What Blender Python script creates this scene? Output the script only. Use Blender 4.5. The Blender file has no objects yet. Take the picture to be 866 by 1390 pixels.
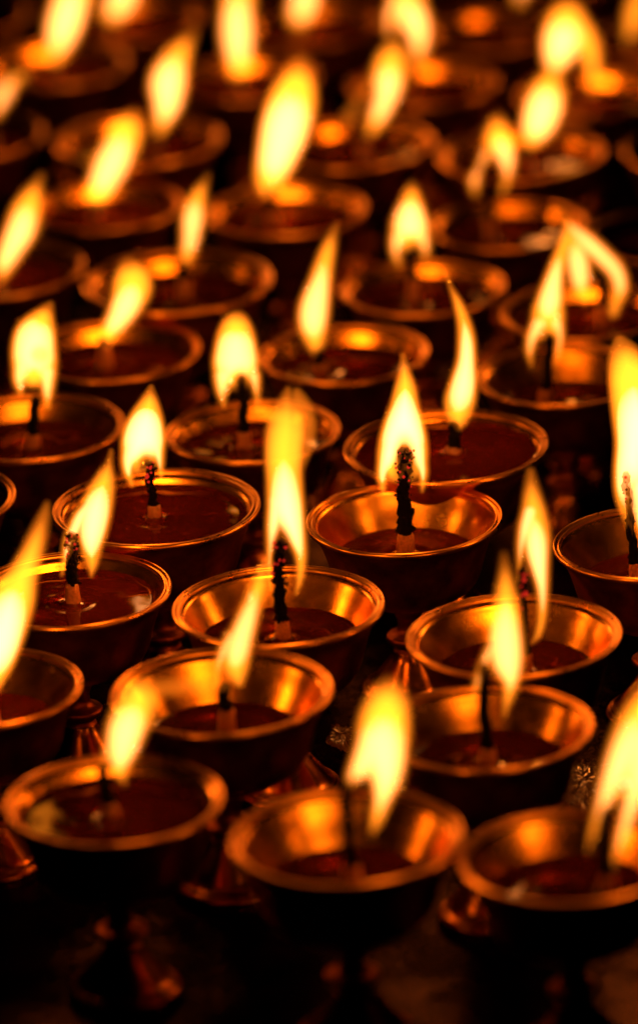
import bpy, bmesh, math, random
from mathutils import Vector, Matrix, noise
random.seed(7)
SC = bpy.context.scene
COL = SC.collection
PI = math.pi

# ------------------------------------------------------------------ camera
FPX = 8800.0                      # focal length in photograph pixels (866 wide)
PW, PH = 866.0, 1390.0
PITCH = math.radians(21.8)
ROLL = math.radians(2.8)
H0 = 0.97                         # lamp height / rim diameter
D0 = 0.07                         # nominal rim diameter, metres
fwd = Vector((0, math.cos(PITCH), -math.sin(PITCH)))
r0 = Vector((1, 0, 0)); u0 = r0.cross(fwd)
CR = r0*math.cos(ROLL) - u0*math.sin(ROLL)
CU = r0*math.sin(ROLL) + u0*math.cos(ROLL)

def ray(x, y):
    return (fwd*FPX + CR*(x-PW/2) + CU*(PH/2-y)).normalized()
CAM = Vector((0, 0, H0*D0)) - ray(378, 822)*2.117

def on_z(x, y, z):
    d = ray(x, y); t = (z-CAM.z)/d.z
    return CAM + d*t
def on_y(x, y, Y):
    d = ray(x, y); t = (Y-CAM.y)/d.y
    return CAM + d*t
def depth(p): return (p-CAM).dot(fwd)

cd = bpy.data.cameras.new('camera'); cam = bpy.data.objects.new('camera', cd); COL.objects.link(cam)
m = Matrix((CR, CU, -fwd)).transposed().to_4x4(); m.translation = CAM
cam.matrix_world = m
cd.sensor_fit = 'HORIZONTAL'; cd.sensor_width = 36; cd.lens = FPX/PW*36
cd.clip_start = 0.05; cd.clip_end = 100
FOCUS = 2.165
cd.dof.use_dof = True; cd.dof.focus_distance = FOCUS; cd.dof.aperture_fstop = (cd.lens/1000)/0.043
SC.camera = cam

# ------------------------------------------------------------------ materials
def mat(name):
    m = bpy.data.materials.new(name); m.use_nodes = True
    nt = m.node_tree; nt.nodes.clear()
    out = nt.nodes.new('ShaderNodeOutputMaterial')
    return m, nt, out
def node(nt, t, **kw):
    n = nt.nodes.new(t)
    for k, v in kw.items():
        if k.startswith('_'): setattr(n, k[1:], v)
        else: n.inputs[k.replace('_', ' ')].default_value = v
    return n
def ramp(nt, fac, stops):
    r = nt.nodes.new('ShaderNodeValToRGB')
    while len(r.color_ramp.elements) < len(stops): r.color_ramp.elements.new(0.5)
    for e, (p, c) in zip(r.color_ramp.elements, stops):
        e.position = p; e.color = c if len(c) == 4 else (*c, 1)
    nt.links.new(fac, r.inputs['Fac']); return r.outputs['Color']

def brass_mat(name, base, tarnish, rough, dent=0.25):
    m, nt, out = mat(name)
    p = node(nt, 'ShaderNodeBsdfPrincipled', Metallic=1.0)
    tc = node(nt, 'ShaderNodeTexCoord'); oi = node(nt, 'ShaderNodeObjectInfo')
    add = node(nt, 'ShaderNodeVectorMath', _operation='ADD')
    nt.links.new(tc.outputs['Object'], add.inputs[0]); nt.links.new(oi.outputs['Location'], add.inputs[1])
    n1 = node(nt, 'ShaderNodeTexNoise', Scale=90.0, Detail=6.0, Roughness=0.65)
    n2 = node(nt, 'ShaderNodeTexNoise', Scale=1700.0, Detail=3.0, Roughness=0.6)
    n3 = node(nt, 'ShaderNodeTexNoise', Scale=28.0, Detail=3.0, Roughness=0.5)
    for n in (n1, n2, n3): nt.links.new(add.outputs[0], n.inputs['Vector'])
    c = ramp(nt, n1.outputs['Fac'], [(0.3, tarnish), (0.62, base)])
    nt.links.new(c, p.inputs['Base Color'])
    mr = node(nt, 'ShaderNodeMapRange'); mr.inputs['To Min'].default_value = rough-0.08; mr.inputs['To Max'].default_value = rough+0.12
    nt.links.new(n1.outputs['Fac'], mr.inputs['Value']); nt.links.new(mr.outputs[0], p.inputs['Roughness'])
    b1 = node(nt, 'ShaderNodeBump', Strength=0.25, Distance=0.0001); nt.links.new(n2.outputs['Fac'], b1.inputs['Height'])
    b2 = node(nt, 'ShaderNodeBump', Strength=dent, Distance=0.0012); nt.links.new(n3.outputs['Fac'], b2.inputs['Height'])
    nt.links.new(b1.outputs[0], b2.inputs['Normal']); nt.links.new(b2.outputs[0], p.inputs['Normal'])
    nt.links.new(p.outputs[0], out.inputs['Surface'])
    return m
M_BRASS = brass_mat('brass', (0.97, 0.50, 0.05), (0.66, 0.27, 0.016), 0.22, 0.2)
M_RIM = brass_mat('brass_rim', (0.95, 0.46, 0.055), (0.72, 0.28, 0.022), 0.27, 0.12)
M_OUT = brass_mat('brass_outer', (0.62, 0.15, 0.012), (0.18, 0.04, 0.004), 0.40)  # outsides and stems: darker brass with the red fill glow put into its colour
M_FOOT = brass_mat('brass_foot', (0.85, 0.34, 0.06), (0.50, 0.16, 0.025), 0.22)

def simple(name, col, rough, spec=0.5, bump=None, coat=0.0, sss=0.0):
    m, nt, out = mat(name)
    p = node(nt, 'ShaderNodeBsdfPrincipled', Roughness=rough)
    p.inputs['Base Color'].default_value = (*col, 1)
    p.inputs['Specular IOR Level'].default_value = spec
    p.inputs['Coat Weight'].default_value = coat; p.inputs['Coat Roughness'].default_value = 0.05
    if sss:
        p.inputs['Subsurface Weight'].default_value = sss
        p.inputs['Subsurface Radius'].default_value = (0.004, 0.002, 0.001); p.inputs['Subsurface Scale'].default_value = 1.0
    tc = node(nt, 'ShaderNodeTexCoord')
    n1 = node(nt, 'ShaderNodeTexNoise', Scale=(bump[0] if bump else 300.0), Detail=4.0)
    nt.links.new(tc.outputs['Object'], n1.inputs['Vector'])
    dk = tuple(v*0.55 for v in col)
    nt.links.new(ramp(nt, n1.outputs['Fac'], [(0.35, dk), (0.65, col)]), p.inputs['Base Color'])
    if bump:
        b = node(nt, 'ShaderNodeBump', Strength=bump[1], Distance=bump[2])
        nt.links.new(n1.outputs['Fac'], b.inputs['Height']); nt.links.new(b.outputs[0], p.inputs['Normal'])
    nt.links.new(p.outputs[0], out.inputs['Surface'])
    return m
M_OIL = simple('melted_butter', (0.20, 0.024, 0.004), 0.05, 0.5, (60.0, 0.12, 0.0008))
_p = [n for n in M_OIL.node_tree.nodes if n.type == 'BSDF_PRINCIPLED'][0]
_p.inputs['Transmission Weight'].default_value = 0.65; _p.inputs['IOR'].default_value = 1.38
M_WICK = simple('soaked_wick', (0.62, 0.27, 0.08), 0.35, 0.5, (900.0, 0.6, 0.0004), sss=0.6)
M_CHAR = simple('charred_wick', (0.008, 0.004, 0.003), 0.8, 0.08, (1500.0, 0.9, 0.0005))
M_SPILL = simple('spilled_butter', (0.30, 0.15, 0.02), 0.06, 0.9, (240.0, 1.0, 0.0012), coat=1.0)

def emis(name, col, s):
    m, nt, out = mat(name)
    e = node(nt, 'ShaderNodeEmission', Strength=s); e.inputs['Color'].default_value = (*col, 1)
    nt.links.new(e.outputs[0], out.inputs['Surface']); return m
M_EMBER = emis('glowing_ember', (0.85, 0.025, 0.012), 0.8)
def fire(name, col, s):
    m, nt, out = mat(name)
    e = node(nt, 'ShaderNodeEmission', Strength=s); e.inputs['Color'].default_value = (*col, 1)
    nt.links.new(e.outputs[0], out.inputs['Volume']); return m
M_F0 = fire('flame_mantle', (1.0, 0.20, 0.008), 90.0)
M_F1 = fire('flame_yellow', (1.0, 0.25, 0.010), 390.0)
M_F2 = fire('flame_white', (1.0, 0.42, 0.17), 540.0)

m, nt, out = mat('dark_table')
tc = node(nt, 'ShaderNodeTexCoord')
a1 = node(nt, 'ShaderNodeTexNoise', Scale=14.0, Detail=7.0, Roughness=0.7)
a2 = node(nt, 'ShaderNodeTexNoise', Scale=60.0, Detail=6.0, Roughness=0.7)
for n in (a1, a2): nt.links.new(tc.outputs['Object'], n.inputs['Vector'])
b = node(nt, 'ShaderNodeBump', Strength=0.35, Distance=0.002)
nt.links.new(a2.outputs['Fac'], b.inputs['Height'])
df = node(nt, 'ShaderNodeBsdfDiffuse'); gl = node(nt, 'ShaderNodeBsdfGlossy', Roughness=0.16); gl.inputs['Color'].default_value = (1.0, 0.55, 0.3, 1)
nt.links.new(ramp(nt, a1.outputs['Fac'], [(0.35, (0.002, 0.0009, 0.0006)), (0.7, (0.007, 0.003, 0.0015))]), df.inputs['Color'])
nt.links.new(b.outputs[0], df.inputs['Normal']); nt.links.new(b.outputs[0], gl.inputs['Normal'])
mx = node(nt, 'ShaderNodeMixShader')
nt.links.new(ramp(nt, a1.outputs['Fac'], [(0.45, (0.008, 0.008, 0.008)), (0.66, (0.07, 0.07, 0.07))]), mx.inputs['Fac'])
nt.links.new(df.outputs[0], mx.inputs[1]); nt.links.new(gl.outputs[0], mx.inputs[2])
nt.links.new(mx.outputs[0], out.inputs['Surface'])
M_TABLE = m

# ------------------------------------------------------------------ mesh helpers
def obj(name, me, material, parent=None):
    o = bpy.data.objects.new(name, me); COL.objects.link(o)
    if material and not me.materials: me.materials.append(material)
    if parent: o.parent = parent
    return o
def mesh(name, vs, fs, smooth=True):
    me = bpy.data.meshes.new(name); me.from_pydata([tuple(v) for v in vs], [], fs)
    if smooth: me.polygons.foreach_set('use_smooth', [True]*len(me.polygons))
    me.update(); return me
def smooth_profile(pts, sub=4):
    res = []
    n = len(pts)
    for i in range(n-1):
        p0 = pts[max(i-1, 0)]; p1 = pts[i]; p2 = pts[i+1]; p3 = pts[min(i+2, n-1)]
        for k in range(sub):
            t = k/sub
            res.append(tuple(0.5*((2*p1[j]) + (-p0[j]+p2[j])*t + (2*p0[j]-5*p1[j]+4*p2[j]-p3[j])*t*t + (-p0[j]+3*p1[j]-3*p2[j]+p3[j])*t**3) for j in range(len(p1))))
    res.append(pts[-1]); return res
def lathe(name, prof, seg=96, closed=False, wob=0.0, seed=0, cap0=True, cap1=True):
    vs, fs = [], []
    for r, z in prof:
        for k in range(seg):
            a = 2*PI*k/seg
            w = 1 + wob*noise.noise(Vector((math.cos(a)*1.2, math.sin(a)*1.2, seed*3.7+z*20)))
            vs.append((r*w*math.cos(a), r*w*math.sin(a), z))
    n = len(prof)
    for i in range(n if closed else n-1):
        j = (i+1) % n
        for k in range(seg):
            l = (k+1) % seg
            fs.append((i*seg+k, i*seg+l, j*seg+l, j*seg+k))
    if not closed:
        if cap0 and prof[0][0] > 1e-6: fs.append(tuple(reversed(range(seg))))
        if cap1 and prof[-1][0] > 1e-6: fs.append(tuple((n-1)*seg+k for k in range(seg)))
    return mesh(name, vs, fs)

R = D0/2
TOP = H0*D0                                   # rim height
# inner wall: (radius / R, depth below the rim / R)
INNER = [(0.925, 0.03), (0.885, 0.06), (0.85, 0.12), (0.79, 0.22), (0.72, 0.34), (0.65, 0.44), (0.54, 0.54), (0.38, 0.61), (0.18, 0.64), (0.0, 0.645)]
OUTER = [(0.0, 0.97), (0.13, 0.965), (0.25, 0.93), (0.45, 0.86), (0.60, 0.78), (0.70, 0.69), (0.755, 0.58), (0.79, 0.45), (0.835, 0.30), (0.89, 0.17), (0.955, 0.08), (0.975, 0.045)]
def in_r(d):
    for (ra, da), (rb, db) in zip(INNER, INNER[1:]):
        if da <= d <= db: return ra + (rb-ra)*(d-da)/(db-da)
    return INNER[0][0]
def P(l): return [(r*R, TOP-d*R) for r, d in l]
BOWLS = [lathe('bowl', P(smooth_profile(INNER[::-1], 4)), 112, wob=0.006, seed=s, cap1=False) for s in range(3)]
SHELLS = [lathe('bowl_outside', P(smooth_profile(OUTER, 4)), 96, wob=0.006, seed=s, cap1=False) for s in range(3)]
# rolled rim with an inner step: closed ring profile
rimp = [(0.912, 0.045), (0.918, 0.013), (0.935, 0.006), (0.948, 0.016), (0.955, 0.022), (0.962, 0.012), (0.972, -0.003), (0.986, -0.004), (0.998, 0.006), (1.002, 0.024), (0.996, 0.044), (0.982, 0.056), (0.965, 0.062), (0.94, 0.06)]
RIMS = [lathe('rim', P(rimp), 144, closed=True, wob=0.008, seed=s) for s in range(3)]
stemp = [(0.125, 1.99-1.03), (0.14, 1.04), (0.115, 1.12), (0.12, 1.20), (0.16, 1.245), (0.225, 1.27), (0.24, 1.30), (0.225, 1.335), (0.16, 1.365), (0.14, 1.40), (0.17, 1.44)]
stemp = [(0.125, 0.95)] + [(r, d) for r, d in stemp[1:]]
STEM = lathe('stem', P(smooth_profile(stemp, 4)), 64, wob=0.01)
footp = [(0.165, 1.435), (0.19, 1.50), (0.235, 1.58), (0.29, 1.67), (0.345, 1.75), (0.385, 1.79), (0.405, 1.80), (0.41, 1.815), (0.43, 1.825), (0.455, 1.85), (0.462, 1.88), (0.455, 1.915), (0.44, 1.935), (0.44, 1.94)]
FOOT = lathe('foot', P(smooth_profile([(r*(1.0+0.14*min(1, (d-1.435)/0.2)), d) for r, d in footp], 4)), 80, wob=0.008)

def oil_mesh(d, wx, wy, seed):
    # wx, wy: where the wick stands (butter climbs it a little)
    rr = in_r(d)*R*1.004; z0 = TOP-d*R
    vs, fs = [(0, 0, 0)], []
    rings = 26; seg = 72
    pts = [(0.0, 0.0)]
    for i in range(1, rings+1):
        t = i/rings
        for k in range(seg):
            a = 2*PI*k/seg; pts.append((rr*t*math.cos(a), rr*t*math.sin(a)))
    vs = []
    for x, y in pts:
        rd = math.hypot(x-wx, y-wy)
        z = z0 + 0.0011*math.exp(-max(rd-0.0022, 0)/0.0010) - 0.00030*math.exp(-((rd-0.0062)/0.0014)**2) + 0.00012*math.exp(-((rd-0.0095)/0.0012)**2)
        e = rr-math.hypot(x, y)
        z += 0.0007*math.exp(-e/0.0006)
        z += 0.00020*noise.noise(Vector((x*130, y*130, seed)))
        vs.append((x, y, z))
    for k in range(seg): fs.append((0, 1+k, 1+(k+1) % seg))
    for i in range(rings-1):
        for k in range(seg):
            a = 1+i*seg; b = a+seg; l = (k+1) % seg
            fs.append((a+k, b+k, b+l, a+l))
    return mesh('melted_butter', vs, fs)

def tube(pts, seg=18, caps=True, rough=0.0, seed=0, nsc=900.0):
    """pts: list of (Vector, radius). returns verts, faces"""
    vs, fs = [], []
    n = len(pts)
    for i, (c, r) in enumerate(pts):
        t = (pts[min(i+1, n-1)][0]-pts[max(i-1, 0)][0]).normalized()
        a = t.cross(Vector((0, 1, 0)))
        a = a.normalized() if a.length > 1e-6 else Vector((1, 0, 0)); b = a.cross(t).normalized()
        for k in range(seg):
            q = 2*PI*k/seg
            v = c + (a*math.cos(q) + b*math.sin(q))*r
            if rough: v = v + (a*math.cos(q) + b*math.sin(q))*(rough*r*noise.noise(v*nsc + Vector((seed, 0, 0))))
            vs.append(v)
    for i in range(n-1):
        for k in range(seg):
            l = (k+1) % seg
            fs.append((i*seg+k, i*seg+l, (i+1)*seg+l, (i+1)*seg+k))
    if caps:
        fs.append(tuple(reversed(range(seg)))); fs.append(tuple((n-1)*seg+k for k in range(seg)))
    return vs, fs
def ball(c, r, nu=8, nv=6):
    vs, fs = [c+Vector((0, 0, r))], []
    for i in range(1, nv):
        for k in range(nu):
            th = PI*i/nv; ph = 2*PI*k/nu
            vs.append(c+Vector((math.sin(th)*math.cos(ph), math.sin(th)*math.sin(ph), math.cos(th)))*r)
    vs.append(c-Vector((0, 0, r)))
    for k in range(nu): fs.append((0, 1+k, 1+(k+1) % nu))
    for i in range(nv-2):
        for k in range(nu):
            a = 1+i*nu; l = (k+1) % nu
            fs.append((a+k, a+nu+k, a+nu+l, a+l))
    last = len(vs)-1; a = 1+(nv-2)*nu
    for k in range(nu): fs.append((a+k, last, a+(k+1) % nu))
    return vs, fs
def join(lst):
    V, F = [], []
    for vs, fs in lst:
        o = len(V); V += list(vs); F += [tuple(i+o for i in f) for f in fs]
    return V, F

# ---- flames: strands of (centre, half width) merged into one smooth body with real thickness
import numpy as np
def flame_field(strands, step, hollows, w8, fade):
    """strands: [(list of (x, z, r), level)] in lamp units. returns grid and the fields of the three layers"""
    allp = [p for st, lv in strands for p in st]
    x0 = min(p[0]-p[2] for p in allp)-2*step; x1 = max(p[0]+p[2] for p in allp)+2*step
    z0 = min(p[1]-p[2] for p in allp)-2*step; z1 = max(p[1]+p[2] for p in allp)+2*step
    nx = int((x1-x0)/step)+2; nz = int((z1-z0)/step)+2
    X, Z = np.meshgrid(x0+step*np.arange(nx), z0+step*np.arange(nz))
    D = []
    for st, lv in strands:
        sp = smooth_profile([tuple(p) for p in st], 5)
        best = np.full(X.shape, -1e9); U = np.zeros(X.shape)
        L = [0.0]
        for a, b in zip(sp, sp[1:]): L.append(L[-1]+math.hypot(a[0]-b[0], a[1]-b[1]))
        for i, (a, b) in enumerate(zip(sp, sp[1:])):
            dx, dz = b[0]-a[0], b[1]-a[1]; q = dx*dx+dz*dz+1e-18
            t = np.clip(((X-a[0])*dx+(Z-a[1])*dz)/q, 0, 1)
            dd = (a[2]+(b[2]-a[2])*t) - np.hypot(X-a[0]-t*dx, Z-a[1]-t*dz)
            m_ = dd > best
            best = np.where(m_, dd, best); U = np.where(m_, (L[i]+t*(L[i+1]-L[i]))/L[-1], U)
        D.append((best, U, lv))
    k = 2.6*w8
    def smax(lst):
        M = lst[0]
        for q in lst[1:]:
            h = np.clip(0.5+0.5*(M-q)/k, 0, 1); M = q+(M-q)*h+k*h*(1-h)
        return M
    ss = lambda e0, e1, v: (lambda t: t*t*(3-2*t))(np.clip((v-e0)/(e1-e0), 0, 1))
    outer = smax([d for d, u, lv in D])
    body, core = [], []
    for i, (d, u, lv) in enumerate(D):
        top = i == 0
        fb = (1-0.97*ss(fade, 1.02, u)) if top else 1.0
        fc = ((1-ss(fade-0.3, fade+0.12, u)) if top else 1.0)*ss(0.0, 0.30, u)
        if lv >= 1: body.append(np.where(d > 0, d*fb, d))
        if lv >= 2: core.append(np.where(d > 0, d*fc, d))
    body = smax(body) if body else outer*0-1
    core = smax(core) if core else outer*0-1
    H = np.zeros(X.shape)
    for hx, hz, hrx, hrz, hs in hollows:
        rr = np.sqrt(((X-hx)/hrx)**2+((Z-hz)/hrz)**2)
        H = np.maximum(H, hs*(1-ss(0.45, 1.25, rr)))
    return X, Z, outer, body, core, H
def inflate(name, X, Z, d, T):
    """closed mesh: the outline where d > 0, half thickness T(d) front and back"""
    nz, nx = X.shape
    gz, gx = np.gradient(d, X[0, 1]-X[0, 0])
    gl = np.hypot(gx, gz)+1e-9
    pos = d > 0
    cell = pos[:-1, :-1] | pos[1:, :-1] | pos[:-1, 1:] | pos[1:, 1:]
    idf = -np.ones(X.shape, int); idb = -np.ones(X.shape, int)
    vs, fs = [], []
    st = X[0, 1]-X[0, 0]
    for j, i in zip(*np.nonzero(cell)):
        for a, b in ((j, i), (j, i+1), (j+1, i+1), (j+1, i)):
            if idf[a, b] < 0:
                if pos[a, b]:
                    t = T[a, b]; idf[a, b] = len(vs); vs.append((X[a, b], -t, Z[a, b])); idb[a, b] = len(vs); vs.append((X[a, b], t, Z[a, b]))
                else:
                    mv = min(-d[a, b]/gl[a, b], st*0.95)
                    idf[a, b] = idb[a, b] = len(vs); vs.append((X[a, b]+gx[a, b]/gl[a, b]*mv, 0, Z[a, b]+gz[a, b]/gl[a, b]*mv))
        q = (idf[j, i], idf[j, i+1], idf[j+1, i+1], idf[j+1, i]); r = (idb[j, i], idb[j+1, i], idb[j+1, i+1], idb[j, i+1])
        fs.append(q); fs.append(r)
    return mesh(name, vs, fs)

G = 'butter lamps burning in rows'
def coc(dp): return 0.043*FPX*abs(dp-FOCUS)/(dp*FOCUS)
WICKDATA = []
ALL = []
def lamp(cx, cy, w, label, oil=0.30, wick=None, flame=None, wick_d=0, beads=0, core=1.0, lightp=1.0, hollow=(), fade=0.76, wt=1.0):
    """cx, cy, w: rim centre and width in the photograph; turned into a place on the table and a size."""
    s = 1.0
    for _ in range(12):
        p = on_z(cx, cy, TOP*s)
        s = w*depth(p)/FPX/D0
    e = bpy.data.objects.new('butter_lamp', None); COL.objects.link(e)
    e.empty_display_size = 0.02
    e.location = (p.x, p.y, 0); rz = random.uniform(0, 2*PI); e.scale = (s, s, s)
    e['label'] = label; e['category'] = 'butter lamp'; e['group'] = G
    ALL.append((p, w, s, label))
    v = random.randrange(3)
    b = obj('bowl', BOWLS[v], M_BRASS, e); b.rotation_euler.z = rz
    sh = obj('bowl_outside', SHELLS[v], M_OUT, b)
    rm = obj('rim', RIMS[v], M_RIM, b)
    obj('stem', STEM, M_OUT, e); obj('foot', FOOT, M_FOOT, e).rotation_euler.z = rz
    Y = p.y
    def loc(x, y):                       # photograph point on the upright plane through the lamp's axis -> lamp frame
        q = on_y(x, y, Y); return Vector((q.x-p.x, 0, q.z))/s
    zo = TOP-oil*R
    dp = depth(p); unit = dp/FPX/s
    if wick:
        (bx, by), (tx, ty), ch = wick    # foot, tip, where the charring starts (0..1)
        tip = loc(tx, ty)
        foot = loc(bx, by); foot.z = zo-0.002
        if tip.z < zo+0.006: tip.z = zo+0.006
    else:
        foot = Vector((0, 0, zo-0.002)); tip = Vector((0, 0, zo+0.009)); ch = 0.4
    obj('melted_butter', oil_mesh(oil, foot.x, 0, len(ALL)*1.7), M_OIL, e)
    # soaked lower wick
    c0 = foot.lerp(tip, ch); hw = 0.0027*(0.5+0.5*wt)
    sd = len(ALL)
    vs, fs = tube([(foot, hw*1.2), (foot.lerp(c0, .3), hw*1.08), (foot.lerp(c0, .6), hw), (foot.lerp(c0, .9), hw*.93), (c0, hw*.8), (c0.lerp(tip, .02), hw*.4)], 16, rough=0.25, seed=sd, nsc=500)
    wk = obj('wick', mesh('wick', vs, fs), M_WICK, e)
    pts = []
    n = 22 if beads else 12
    bend = random.uniform(-1, 1)*0.0006
    for i in range(n+1):
        u = i/n
        c = c0.lerp(tip, u) + Vector((bend*math.sin(PI*u)*1.5 + 0.00022*math.sin(u*13+sd), 0.0003*math.cos(u*9), 0))
        r = 0.0027*wt*(0.74-0.16*u)*(1+0.35*max(0, u-0.6)) * (1.0 if u < 0.97 else 0.6)
        if u < 0.08: r = 0.0027*wt*0.92
        pts.append((c, r))
    lst = [tube(pts, 18, rough=0.95 if beads else 0.45, seed=sd*5.1, nsc=1300)]
    emb = []
    rnd = random.Random(sd)
    for k in range(beads):
        u = 1-rnd.random()**1.3*0.60
        i = min(int(u*n), n-1); c, r = pts[i]
        a = rnd.uniform(0, 2*PI)
        q = c + Vector((math.cos(a), -abs(math.sin(a)) if k % 3 else math.sin(a), 0))*r*rnd.uniform(0.85, 1.6) + Vector((0, 0, rnd.uniform(-.0004, .0004)))
        br = rnd.uniform(0.00025, 0.00070)
        if k % 3 == 0 and u > 0.55:
            q.y = -abs(q.y); emb.append(ball(q+Vector((0, -0.0002, 0)), max(br, 0.0004)))
        else: lst.append(ball(q, br))
    vs, fs = join(lst); obj('charred_tip', mesh('charred_tip', vs, fs), M_CHAR, wk)
    if emb:
        for bvs, bfs in emb[:13]: obj('ember', mesh('ember', bvs, bfs), M_EMBER, wk)
    if flame:
        c_ = coc(dp)
        defl = 0.13*max(c_-3, 0)
        S = []
        for st in flame:
            lv = 2
            if isinstance(st, tuple): st, lv = st
            q = [(loc(x, y), max(h-defl, 2.0 if h > 4 else 1.2)*unit) for x, y, h in st]
            S.append(([(c.x, c.z, h) for c, h in q], lv))
        HL = []
        for hh in hollow:
            hx, hy, hrx, hry, hs = (tuple(hh)+(1.0,))[:5]
            c = loc(hx, hy); HL.append((c.x, c.z, hrx*unit, hry*unit, hs))
        step = (1.25 if c_ < 9 else 2.2)*unit
        X, Z, d0, d1, d2, H = flame_field(S, step, HL, unit, fade)
        px = unit; cs = core*(1.0 if c_ < 9 else 0.62)
        rmp = lambda d, a: 1-np.exp(-np.clip(d, 0, None)/(a*px))
        dm = max(d0.max(), 1e-6)
        # thickness in metres, real flame a few millimetres to a centimetre and a half deep
        di = d0; d0 = d0+2.4*px
        T0 = np.sqrt(np.clip(d0*(2*(dm+2*px)-d0), 0, None))*0.62*rmp(d0, 5.0)
        T1 = T0*0.86*rmp(d1-1.0*px, 10.0)*(1-0.90*H)
        T2 = T0*0.66*rmp(d2-5.0*px, 7.0)*(1-0.97*H)
        f0 = obj('flame', inflate('flame', X, Z, d0, T0*(1-0.6*H)+1e-5), M_F0, e)
        e1 = np.where(H > 0.985, -px, d1-1.0*px)
        if (e1 > 0).sum() > 6: obj('flame_body', inflate('flame_body', X, Z, e1, T1+5e-6), M_F1, f0)
        e2 = np.where(H > 0.9, -px, d2-5.0*px)
        if (e2 > 0).sum() > 6: obj('flame_core', inflate('flame_core', X, Z, e2, T2*cs+2e-6), M_F2, f0)
        q = S[0][0]
        tot = sum(h for _, _, h in q); cx_ = sum(x*h for x, _, h in q)/tot; cz_ = sum(z*h for _, z, h in q)/tot
        cc = Vector((cx_, 0, min(cz_, q[0][1]*0.15+cz_*0.85)))
        ld = bpy.data.lights.new('flame_light', 'POINT'); ld.energy = 0.022*lightp*(1.25 if c_ < 9 else 0.35); ld.color = (1.0, 0.22, 0.015); ld.shadow_soft_size = 0.0042
        lo = bpy.data.objects.new('flame_light', ld); COL.objects.link(lo); lo.parent = e; lo.location = cc
    return e

# ------------------------------------------------------------------ the lamps, front to back
lamp(154, 1086, 303, 'brass butter lamp at the lower left corner, its flame bending right into a thin wisp', 0.16,
     ((150, 1115), (139, 1040), 0.35),
     [[(170,1066,3),(163,1045,14),(165,1020,25),(172,990,31),(185,960,30),(192,940,22),(202,928,8)], [(140,1045,3),(144,1025,8),(155,1000,12),(166,980,14)],
      ([(190,945,14),(215,936,14),(250,932,12),(280,931,10),(312,930,4)], 0)])
lamp(470, 1136, 321, 'widest brass butter lamp, bottom row centre, with a broad bright flame', 0.42,
     ((478, 1180), (472, 1062), 0.22),
     [[(504,1136,3),(511,1112,12),(520,1080,18),(524,1050,28),(520,1015,38),(522,980,38),(527,950,28),(530,926,8)], [(471,1075,4),(480,1055,13),(493,1040,22),(508,1005,26)]], hollow=[(492,1095,14,45)])
lamp(773, 1163, 306, 'brass butter lamp cut by the lower right corner, its flame in two long prongs', 0.34,
     ((826, 1200), (822, 1095), 0.25),
     [[(797,1158,4),(805,1130,9),(815,1100,13),(832,1060,22),(850,1020,29),(867,982,31),(884,948,24),(900,915,8)], [(829,1188,4),(836,1160,10),(846,1130,13),(858,1090,18),(868,1050,26),(876,1010,30)]], hollow=[(823,1150,14,60)])
lamp(301, 938, 305, 'brass butter lamp second row from the front, flame slanting right over a low pool', 0.42,
     ((308, 985), (306, 928), 0.55),
     [[(325,928,8),(320,900,22),(326,870,22),(336,840,19),(346,810,15),(354,785,11),(361,765,6),(368,748,3)], [(293,930,4),(296,905,8),(304,885,12),(314,865,12)]])
lamp(660, 987, 296, 'brass butter lamp right of centre, black bare wick splitting its flame into two prongs', 0.36,
     ((662, 1020), (659, 900), 0.20),
     [[(683,975,3),(688,955,8),(693,925,16),(688,895,27),(686,860,27),(687,820,20),(686,785,12),(684,752,4)], [(642,950,3),(647,930,8),(656,905,10),(668,880,12)]], hollow=[(665,950,11,50)])
lamp(-25, 933, 278, 'brass butter lamp half outside the left edge, flame fading to orange at its tip', 0.38,
     ((-12, 960), (-12, 925), 0.4),
     [[(-12,950,4),(-8,920,18),(-2,890,28),(6,850,34),(16,815,34),(29,785,24),(41,757,19),(51,728,15),(60,700,9),(64,684,4)]], fade=0.55)
lamp(97, 800, 275, 'sharp brass butter lamp at the left with red embers beading its tall black wick', 0.15,
     ((99, 835), (97, 722), 0.33),
     [[(124,782,3),(125,765,10),(124,740,18),(126,715,24),(132,685,24),(141,655,17),(148,630,7),(151,612,3)], [(84,780,3),(88,760,7),(95,735,12),(108,705,14),(120,690,14)]], wt=0.9, beads=75)
lamp(378, 822, 290, 'sharp brass butter lamp in the middle, tallest flame and a long upright beaded wick', 0.34,
     ((383, 867), (381, 732), 0.22),
     [[(402,806,3),(407,785,7),(408,755,11),(400,725,18),(389,690,27),(386,650,27),(385,610,28),(388,580,28),(389,560,20),(390,542,11),(391,528,4)], [(367,800,3),(366,775,6),(367,745,8),(372,715,14),(376,680,16)], ([(396,635,16),(402,600,25),(405,573,25),(405,552,18),(403,533,7)], 0)], hollow=[(384,765,17,60)], fade=0.66, wt=0.85, beads=75)
lamp(698, 862, 295, 'brass butter lamp behind the split flame at right, upright flame around a beaded wick tip', 0.36,
     ((713, 900), (710, 768), 0.2),
     [[(722,873,3),(731,860,7),(736,835,9),(736,800,12),(731,765,18),(727,730,23),(725,700,20),(722,670,14),(720,640,6)], [(702,790,2),(705,765,6),(708,740,10),(714,715,14),(719,695,14)]], hollow=[(716,800,11,40)], wt=0.65, beads=50)
lamp(212, 688, 285, 'nearly full brass butter lamp with a short embered wick and a pale speck floating', 0.12,
     ((211, 708), (204, 626), 0.30),
     [[(193,628,20),(193,610,31),(195,592,32),(198,572,26),(202,550,16),(205,526,4)], [(179,658,4),(174,640,10),(176,622,15),(188,605,24)], [(219,652,3),(217,632,8),(213,612,13),(205,595,22)]], hollow=[(200,640,17,34)], wt=0.62, beads=50)
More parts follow.
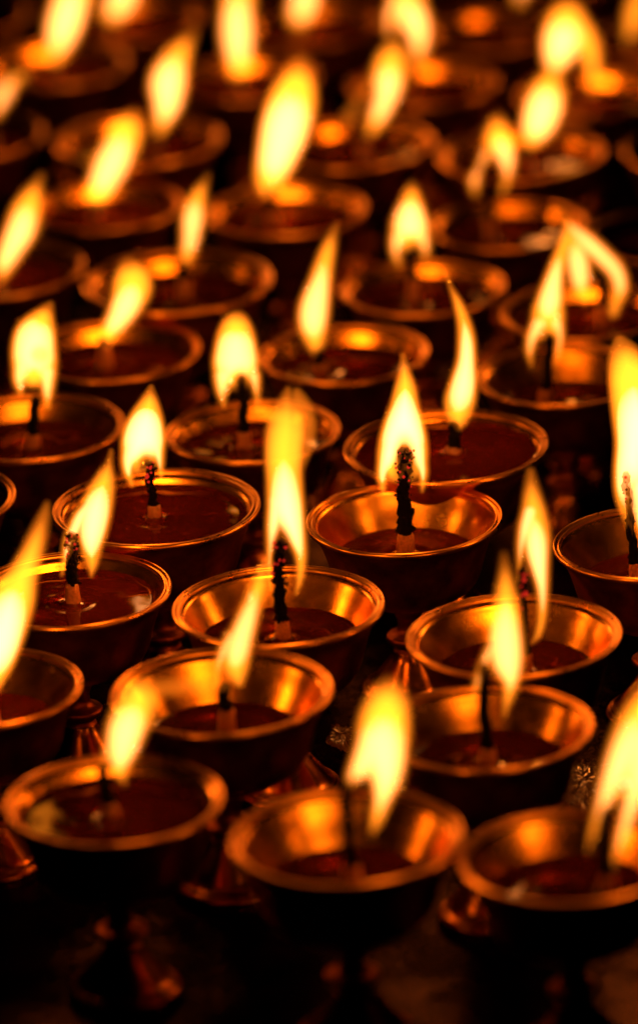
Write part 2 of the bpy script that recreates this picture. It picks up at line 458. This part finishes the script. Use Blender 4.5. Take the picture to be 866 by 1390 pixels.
lamp(549, 703, 269, 'brass butter lamp right of the tallest flame, thick charred wick inside a pointed flame', 0.40,
     ((550, 748), (550, 606), 0.24),
     [[(546,640,14),(546,625,34),(547,605,36),(548,580,31),(549,555,23),(550,528,17),(549,505,10),(547,483,4)], [(520,668,4),(519,648,10),(523,630,14),(534,610,22)], [(573,666,3),(574,645,9),(570,628,13),(560,610,22)]], hollow=[(550,630,19,48)], wt=1.2, beads=60)
lamp(884, 736, 268, 'low-filled brass butter lamp half outside the right edge with a broad tall flame', 0.40,
     ((864, 780), (850, 640), 0.2),
     [[(860,730,3),(852,700,10),(850,670,18),(856,640,26),(862,600,30),(862,560,34),(858,520,34),(850,490,26),(842,465,10)], [(882,745,6),(874,710,16),(868,665,24)]], beads=10, hollow=[(856,690,14,60,0.6)], wt=0.75)
lamp(606, 605, 280, 'brim-full brass butter lamp with a rippled pool and a slender S-curved flame', 0.09,
     ((616, 622), (617, 572), 0.35),
     [[(622,582,5),(622,565,17),(624,545,24),(629,520,22),(633,490,17),(633,460,15),(629,435,12),(621,410,9),(612,390,5),(605,368,3)]])
lamp(343, 585, 240, 'brass butter lamp behind the tallest flame, blunt round flame hugging a knobbed black wick', 0.20,
     ((332, 610), (327, 508), 0.28),
     [[(321,512,20),(320,498,34),(320,478,33),(320,456,28),(321,440,20),(325,430,8)], [(304,552,4),(301,530,11),(304,510,18)], [(350,554,3),(348,530,8),(344,510,13)]], hollow=[(328,530,16,34)])
lamp(40, 579, 260, 'brass butter lamp by the left edge, its broad flame a loop with orange hollow', 0.24,
     ((43, 610), (48, 538), 0.35),
     [[(46,510,20),(47,495,33),(46,475,34),(48,455,31),(56,436,20),(68,414,6)], [(28,535,5),(27,515,13),(32,495,18)], [(64,552,5),(64,530,12),(64,505,16)]], hollow=[(54,481,14,14,0.55),(48,545,14,26)])
lamp(-112, 676, 268, 'brass butter lamp almost wholly outside the left edge, only its right rim showing', 0.2)
lamp(467, 479, 234, 'brass butter lamp above centre, wide-bellied flame leaning right to a thin tip', 0.22,
     ((436, 505), (430, 474), 0.45),
     [[(427,480,5),(428,465,15),(425,440,24),(427,415,25),(434,385,20),(441,355,16),(448,330,12),(456,306,5)]])
lamp(766, 508, 240, 'brass butter lamp at right, forked flame around its wick touching the looped flame', 0.36,
     ((738, 540), (747, 452), 0.28),
     [[(745,446,22),(744,430,26),(746,410,23),(753,375,17),(761,345,13),(767,320,9),(768,300,5)], [(722,499,3),(719,480,8),(722,460,12),(732,440,16)], [(752,498,3),(757,478,8),(760,455,10),(755,438,14)]], hollow=[(744,475,13,40)])
lamp(150, 474, 248, 'brass butter lamp at left with a comma-shaped flame standing on a pale wick', 0.22,
     ((144, 505), (141, 462), 0.9),
     [[(139,466,8),(147,452,16),(162,430,22),(174,407,27),(180,387,30),(178,372,23),(174,358,10)]])
lamp(242, 380, 260, 'brass butter lamp behind the comma-shaped flame, its own flame pointed and leaning right', 0.22,
     ((250, 400), (250, 355), 0.6),
     [[(250,363,5),(254,345,14),(259,320,18),(262,295,21),(266,275,18),(274,255,11),(283,236,4)]])
lamp(575, 389, 226, 'brass butter lamp with a symmetrical teardrop flame over a dark wick, right of centre', 0.18,
     ((562, 402), (559, 335), 0.45),
     [[(557,328,20),(557,312,30),(557,296,27),(558,278,20),(559,262,13),(559,248,5)], [(541,358,7),(537,340,11),(541,322,16)], [(577,352,6),(577,335,11),(572,318,15)]], hollow=[(560,345,11,26)])
lamp(797, 420, 236, 'brass butter lamp at right whose flame curls in a heart-shaped loop', 0.2,
     ((820, 445), (815, 372), 0.45),
     [[(795,410,6),(789,390,16),(786,365,21),(782,340,20),(776,318,14),(769,298,5)], [(832,424,10),(837,408,12),(842,390,15),(836,368,17),(817,347,18),(797,329,18),(780,312,13),(772,302,8)]], hollow=[(814,388,12,26)])
lamp(-5, 363, 240, 'brass butter lamp cut by the left edge, kite-shaped flame slanting right over it', 0.2,
     ((-8, 385), (-6, 370), 0.5),
     [[(-8,390,6),(2,365,17),(15,338,22),(28,312,26),(36,288,25),(44,265,17),(56,238,6)]])
lamp(388, 283, 222, 'blurred brass butter lamp behind centre, under the largest oval flame', 0.18,
     ((371, 300), (369, 250), 0.4),
     [[(362,258,12),(368,238,26),(378,205,33),(388,170,38),(396,140,37),(403,112,28),(408,88,14)]])
lamp(143, 278, 212, 'blurred brass butter lamp at upper left, flame flat-topped and leaning right', 0.2,
     ((130, 292), (128, 270), 0.5),
     [[(127,276,8),(133,260,22),(147,232,28),(160,205,29),(170,182,28),(178,165,18),(182,153,8)]])
lamp(690, 303, 214, 'blurred brass butter lamp at right, egg-shaped flame with a small side blob', 0.2,
     ((665, 315), (664, 262), 0.5),
     [[(682,262,7),(689,235,12),(686,210,20),(677,190,24),(676,172,18),(677,156,6)], [(645,263,7),(644,245,12),(650,228,9),(660,208,12)]])
lamp(905, 318, 222, 'blurred brass butter lamp on the right edge beyond the heart-shaped flame', 0.2)
lamp(-48, 182, 218, 'blurred brass butter lamp at the left edge, short flame pointing right', 0.2,
     ((-12, 190), (-12, 160), 0.5),
     [[(-12,165,8),(0,135,18),(12,115,17),(28,102,11),(46,93,6)]])
lamp(188, 188, 230, 'blurred brass butter lamp at upper left, blade-shaped flame pointing up and right', 0.2,
     ((212, 200), (212, 182), 0.5),
     [[(212,187,7),(220,165,16),(227,138,25),(228,112,30),(235,90,26),(246,68,18),(264,42,7)]])
lamp(480, 193, 222, 'blurred brass butter lamp behind the largest oval flame, flame leaning right with a notch', 0.2,
     ((492, 205), (492, 165), 0.5),
     [[(500,182,8),(512,160,18),(524,130,22),(528,105,28),(532,80,24),(540,58,10)], ([(470,165,10),(478,150,10),(492,130,8),(505,112,10)], 0)])
lamp(708, 207, 230, 'blurred brass butter lamp at upper right, plump flame behind the egg-shaped one', 0.2,
     ((716, 215), (714, 195), 0.5),
     [[(715,198,10),(726,178,24),(735,155,31),(742,130,30),(745,108,16),(752,93,6)]])
lamp(955, 200, 224, 'blurred brass butter lamp clipped by the right edge near the top', 0.2)
lamp(72, 86, 205, 'blurred brass butter lamp in the top left corner, tall flame cut by the top edge', 0.2,
     ((70, 98), (70, 84), 0.5),
     [[(70,90,8),(76,70,18),(85,40,28),(94,10,30),(105,-25,28),(116,-58,8)]])
lamp(332, 104, 205, 'blurred brass butter lamp at top left of centre under a long vertical flame', 0.2,
     ((325, 116), (324, 102), 0.5),
     [[(322,108,10),(324,88,20),(323,55,27),(322,20,27),(326,-15,24),(333,-48,8)]])
lamp(575, 112, 205, 'blurred brass butter lamp at top centre, hooked flame touching the notched one', 0.2,
     ((560, 120), (556, 85), 0.5),
     [[(562,90,8),(568,68,16),(568,42,22),(558,18,28),(550,-5,26),(552,-32,8)], [(530,50,8),(530,30,13),(535,12,16),(542,0,16)]])
lamp(800, 125, 205, 'blurred brass butter lamp at top right under a wide round-headed flame', 0.2,
     ((790, 135), (785, 100), 0.5),
     [[(752,105,10),(755,80,22),(765,50,34),(770,25,28),(768,6,8)], ([(806,125,8),(805,95,14),(798,65,20),(785,42,24)], 1)])
lamp(175, 24, 200, 'blurred brass butter lamp on the top edge, right of the corner flame', 0.2,
     ((150, 38), (149, 26), 0.5), [[(148,31,10),(155,15,22),(168,-8,26),(180,-35,22),(192,-62,8)]])
lamp(425, 30, 200, 'blurred brass butter lamp on the top edge near its middle, only its flame foot showing', 0.2,
     ((403, 44), (402, 32), 0.5), [[(403,38,10),(407,20,22),(415,-5,25),(424,-35,18),(432,-62,6)]])
lamp(672, 38, 200, 'faint blurred brass butter lamp at the top edge between two hooked flames', 0.2,
     ((702, 20), (702, 4), 0.5), [[(702,8,8),(706,-10,16),(712,-40,16),(716,-70,6)]])
lamp(905, 50, 200, 'faint blurred brass butter lamp in the top right corner with a dim orange flame', 0.2,
     ((862, 70), (856, 50), 0.5), [([(852,62,8),(858,38,16),(866,8,20),(875,-30,8)], 1)])
lamp(-60, 20, 200, 'dark blurred brass butter lamp just off the top left corner', 0.2)
lamp(300, -50, 196, 'blurred brass butter lamp above the top edge, left of its middle, barely showing', 0.2,
     ((300, -40), (300, -60), 0.5), [[(300,-55,10),(303,-80,22),(310,-120,24),(320,-160,8)]])
lamp(560, -45, 196, 'blurred brass butter lamp above the top edge, right of its middle, rim barely showing', 0.2,
     ((560, -35), (560, -55), 0.5), [[(560,-50,10),(563,-75,22),(570,-115,24),(580,-155,8)]])
lamp(60, -55, 196, 'blurred brass butter lamp above the top edge over the left corner flame', 0.2,
     ((60, -45), (60, -65), 0.5), [[(60,-60,10),(63,-85,22),(70,-125,24),(80,-165,8)]])
lamp(790, -40, 196, 'blurred brass butter lamp above the top edge over the round-headed flame', 0.2,
     ((790, -30), (790, -50), 0.5), [[(790,-45,10),(793,-70,22),(800,-110,24),(810,-150,8)]])

for i, (p, w, s, l) in enumerate(ALL):
    for (q, w2, s2, l2) in ALL[i+1:]:
        d = math.hypot(p.x-q.x, p.y-q.y); need = (s+s2)*R
        if d < need: print('CLOSE %.4f < %.4f: %s | %s' % (d, need, l[:40], l2[:40]))
print('scales', ['%.2f' % a[2] for a in ALL])

# ------------------------------------------------------------------ table
def box(name, x0, x1, y0, y1, z0, z1):
    bm = bmesh.new(); bmesh.ops.create_cube(bm, size=1)
    for v in bm.verts:
        v.co = Vector(((x0+x1)/2+v.co.x*(x1-x0), (y0+y1)/2+v.co.y*(y1-y0), (z0+z1)/2+v.co.z*(z1-z0)))
    bmesh.ops.bevel(bm, geom=list(bm.edges), offset=0.003, segments=2, affect='EDGES')
    me = bpy.data.meshes.new(name); bm.to_mesh(me); bm.free(); return me
t = obj('altar_table', box('altar_table', -0.6, 0.6, -0.32, 1.5, -0.03, 0.0), M_TABLE)
t['label'] = 'dark glossy table the butter lamps stand on, wet with spilled butter'; t['category'] = 'table'

def puddle(px, py, rx, ry, seed, label):
    c = on_z(px, py, 0.0)
    vs, fs = [], []; seg = 90; rings = 7
    for i in range(rings+1):
        for k in range(seg):
            a = 2*PI*k/seg
            w = 1+0.55*noise.noise(Vector((math.cos(a)*1.6+seed, math.sin(a)*1.6, 0)))+0.25*noise.noise(Vector((math.cos(a)*5, math.sin(a)*5+seed, 2)))
            f = 1-i/rings
            z = 0.0003+0.0009*(1-f**4) + 0.0005*noise.noise(Vector((f*math.cos(a)*9, f*math.sin(a)*9, seed)))*(1-f)
            if i == 0: z = 0.0001
            vs.append((rx*w*f*math.cos(a), ry*w*f*math.sin(a), z))
    for i in range(rings):
        for k in range(seg):
            l = (k+1) % seg
            fs.append((i*seg+k, i*seg+l, (i+1)*seg+l, (i+1)*seg+k))
    o = obj('butter_spill', mesh('butter_spill', vs, fs), M_SPILL); o.location = (c.x, c.y, 0.0)
    o['label'] = label; o['category'] = 'spill'; o['group'] = 'congealed butter spills on the table'
puddle(792, 1062, 0.011, 0.022, 1.0, 'yellow congealed butter spill behind the lower right corner lamp')
puddle(463, 1000, 0.004, 0.012, 5.0, 'crinkled butter spill behind the widest lamp')

# ------------------------------------------------------------------ world and render
w = bpy.data.worlds.new('World'); SC.world = w; w.use_nodes = True
bg = w.node_tree.nodes['Background']; bg.inputs['Color'].default_value = (0.25, 0.45, 0.75, 1); bg.inputs['Strength'].default_value = 0.0
vs = SC.view_settings; vs.view_transform = 'Standard'; vs.look = 'None'; vs.gamma = 1; vs.exposure = 0.0
cy = SC.cycles
cy.max_bounces = 8; cy.glossy_bounces = 5; cy.diffuse_bounces = 2; cy.transparent_max_bounces = 96; cy.volume_bounces = 0
cy.sample_clamp_indirect = 3.0; cy.use_denoising = True; cy.blur_glossy = 0.5
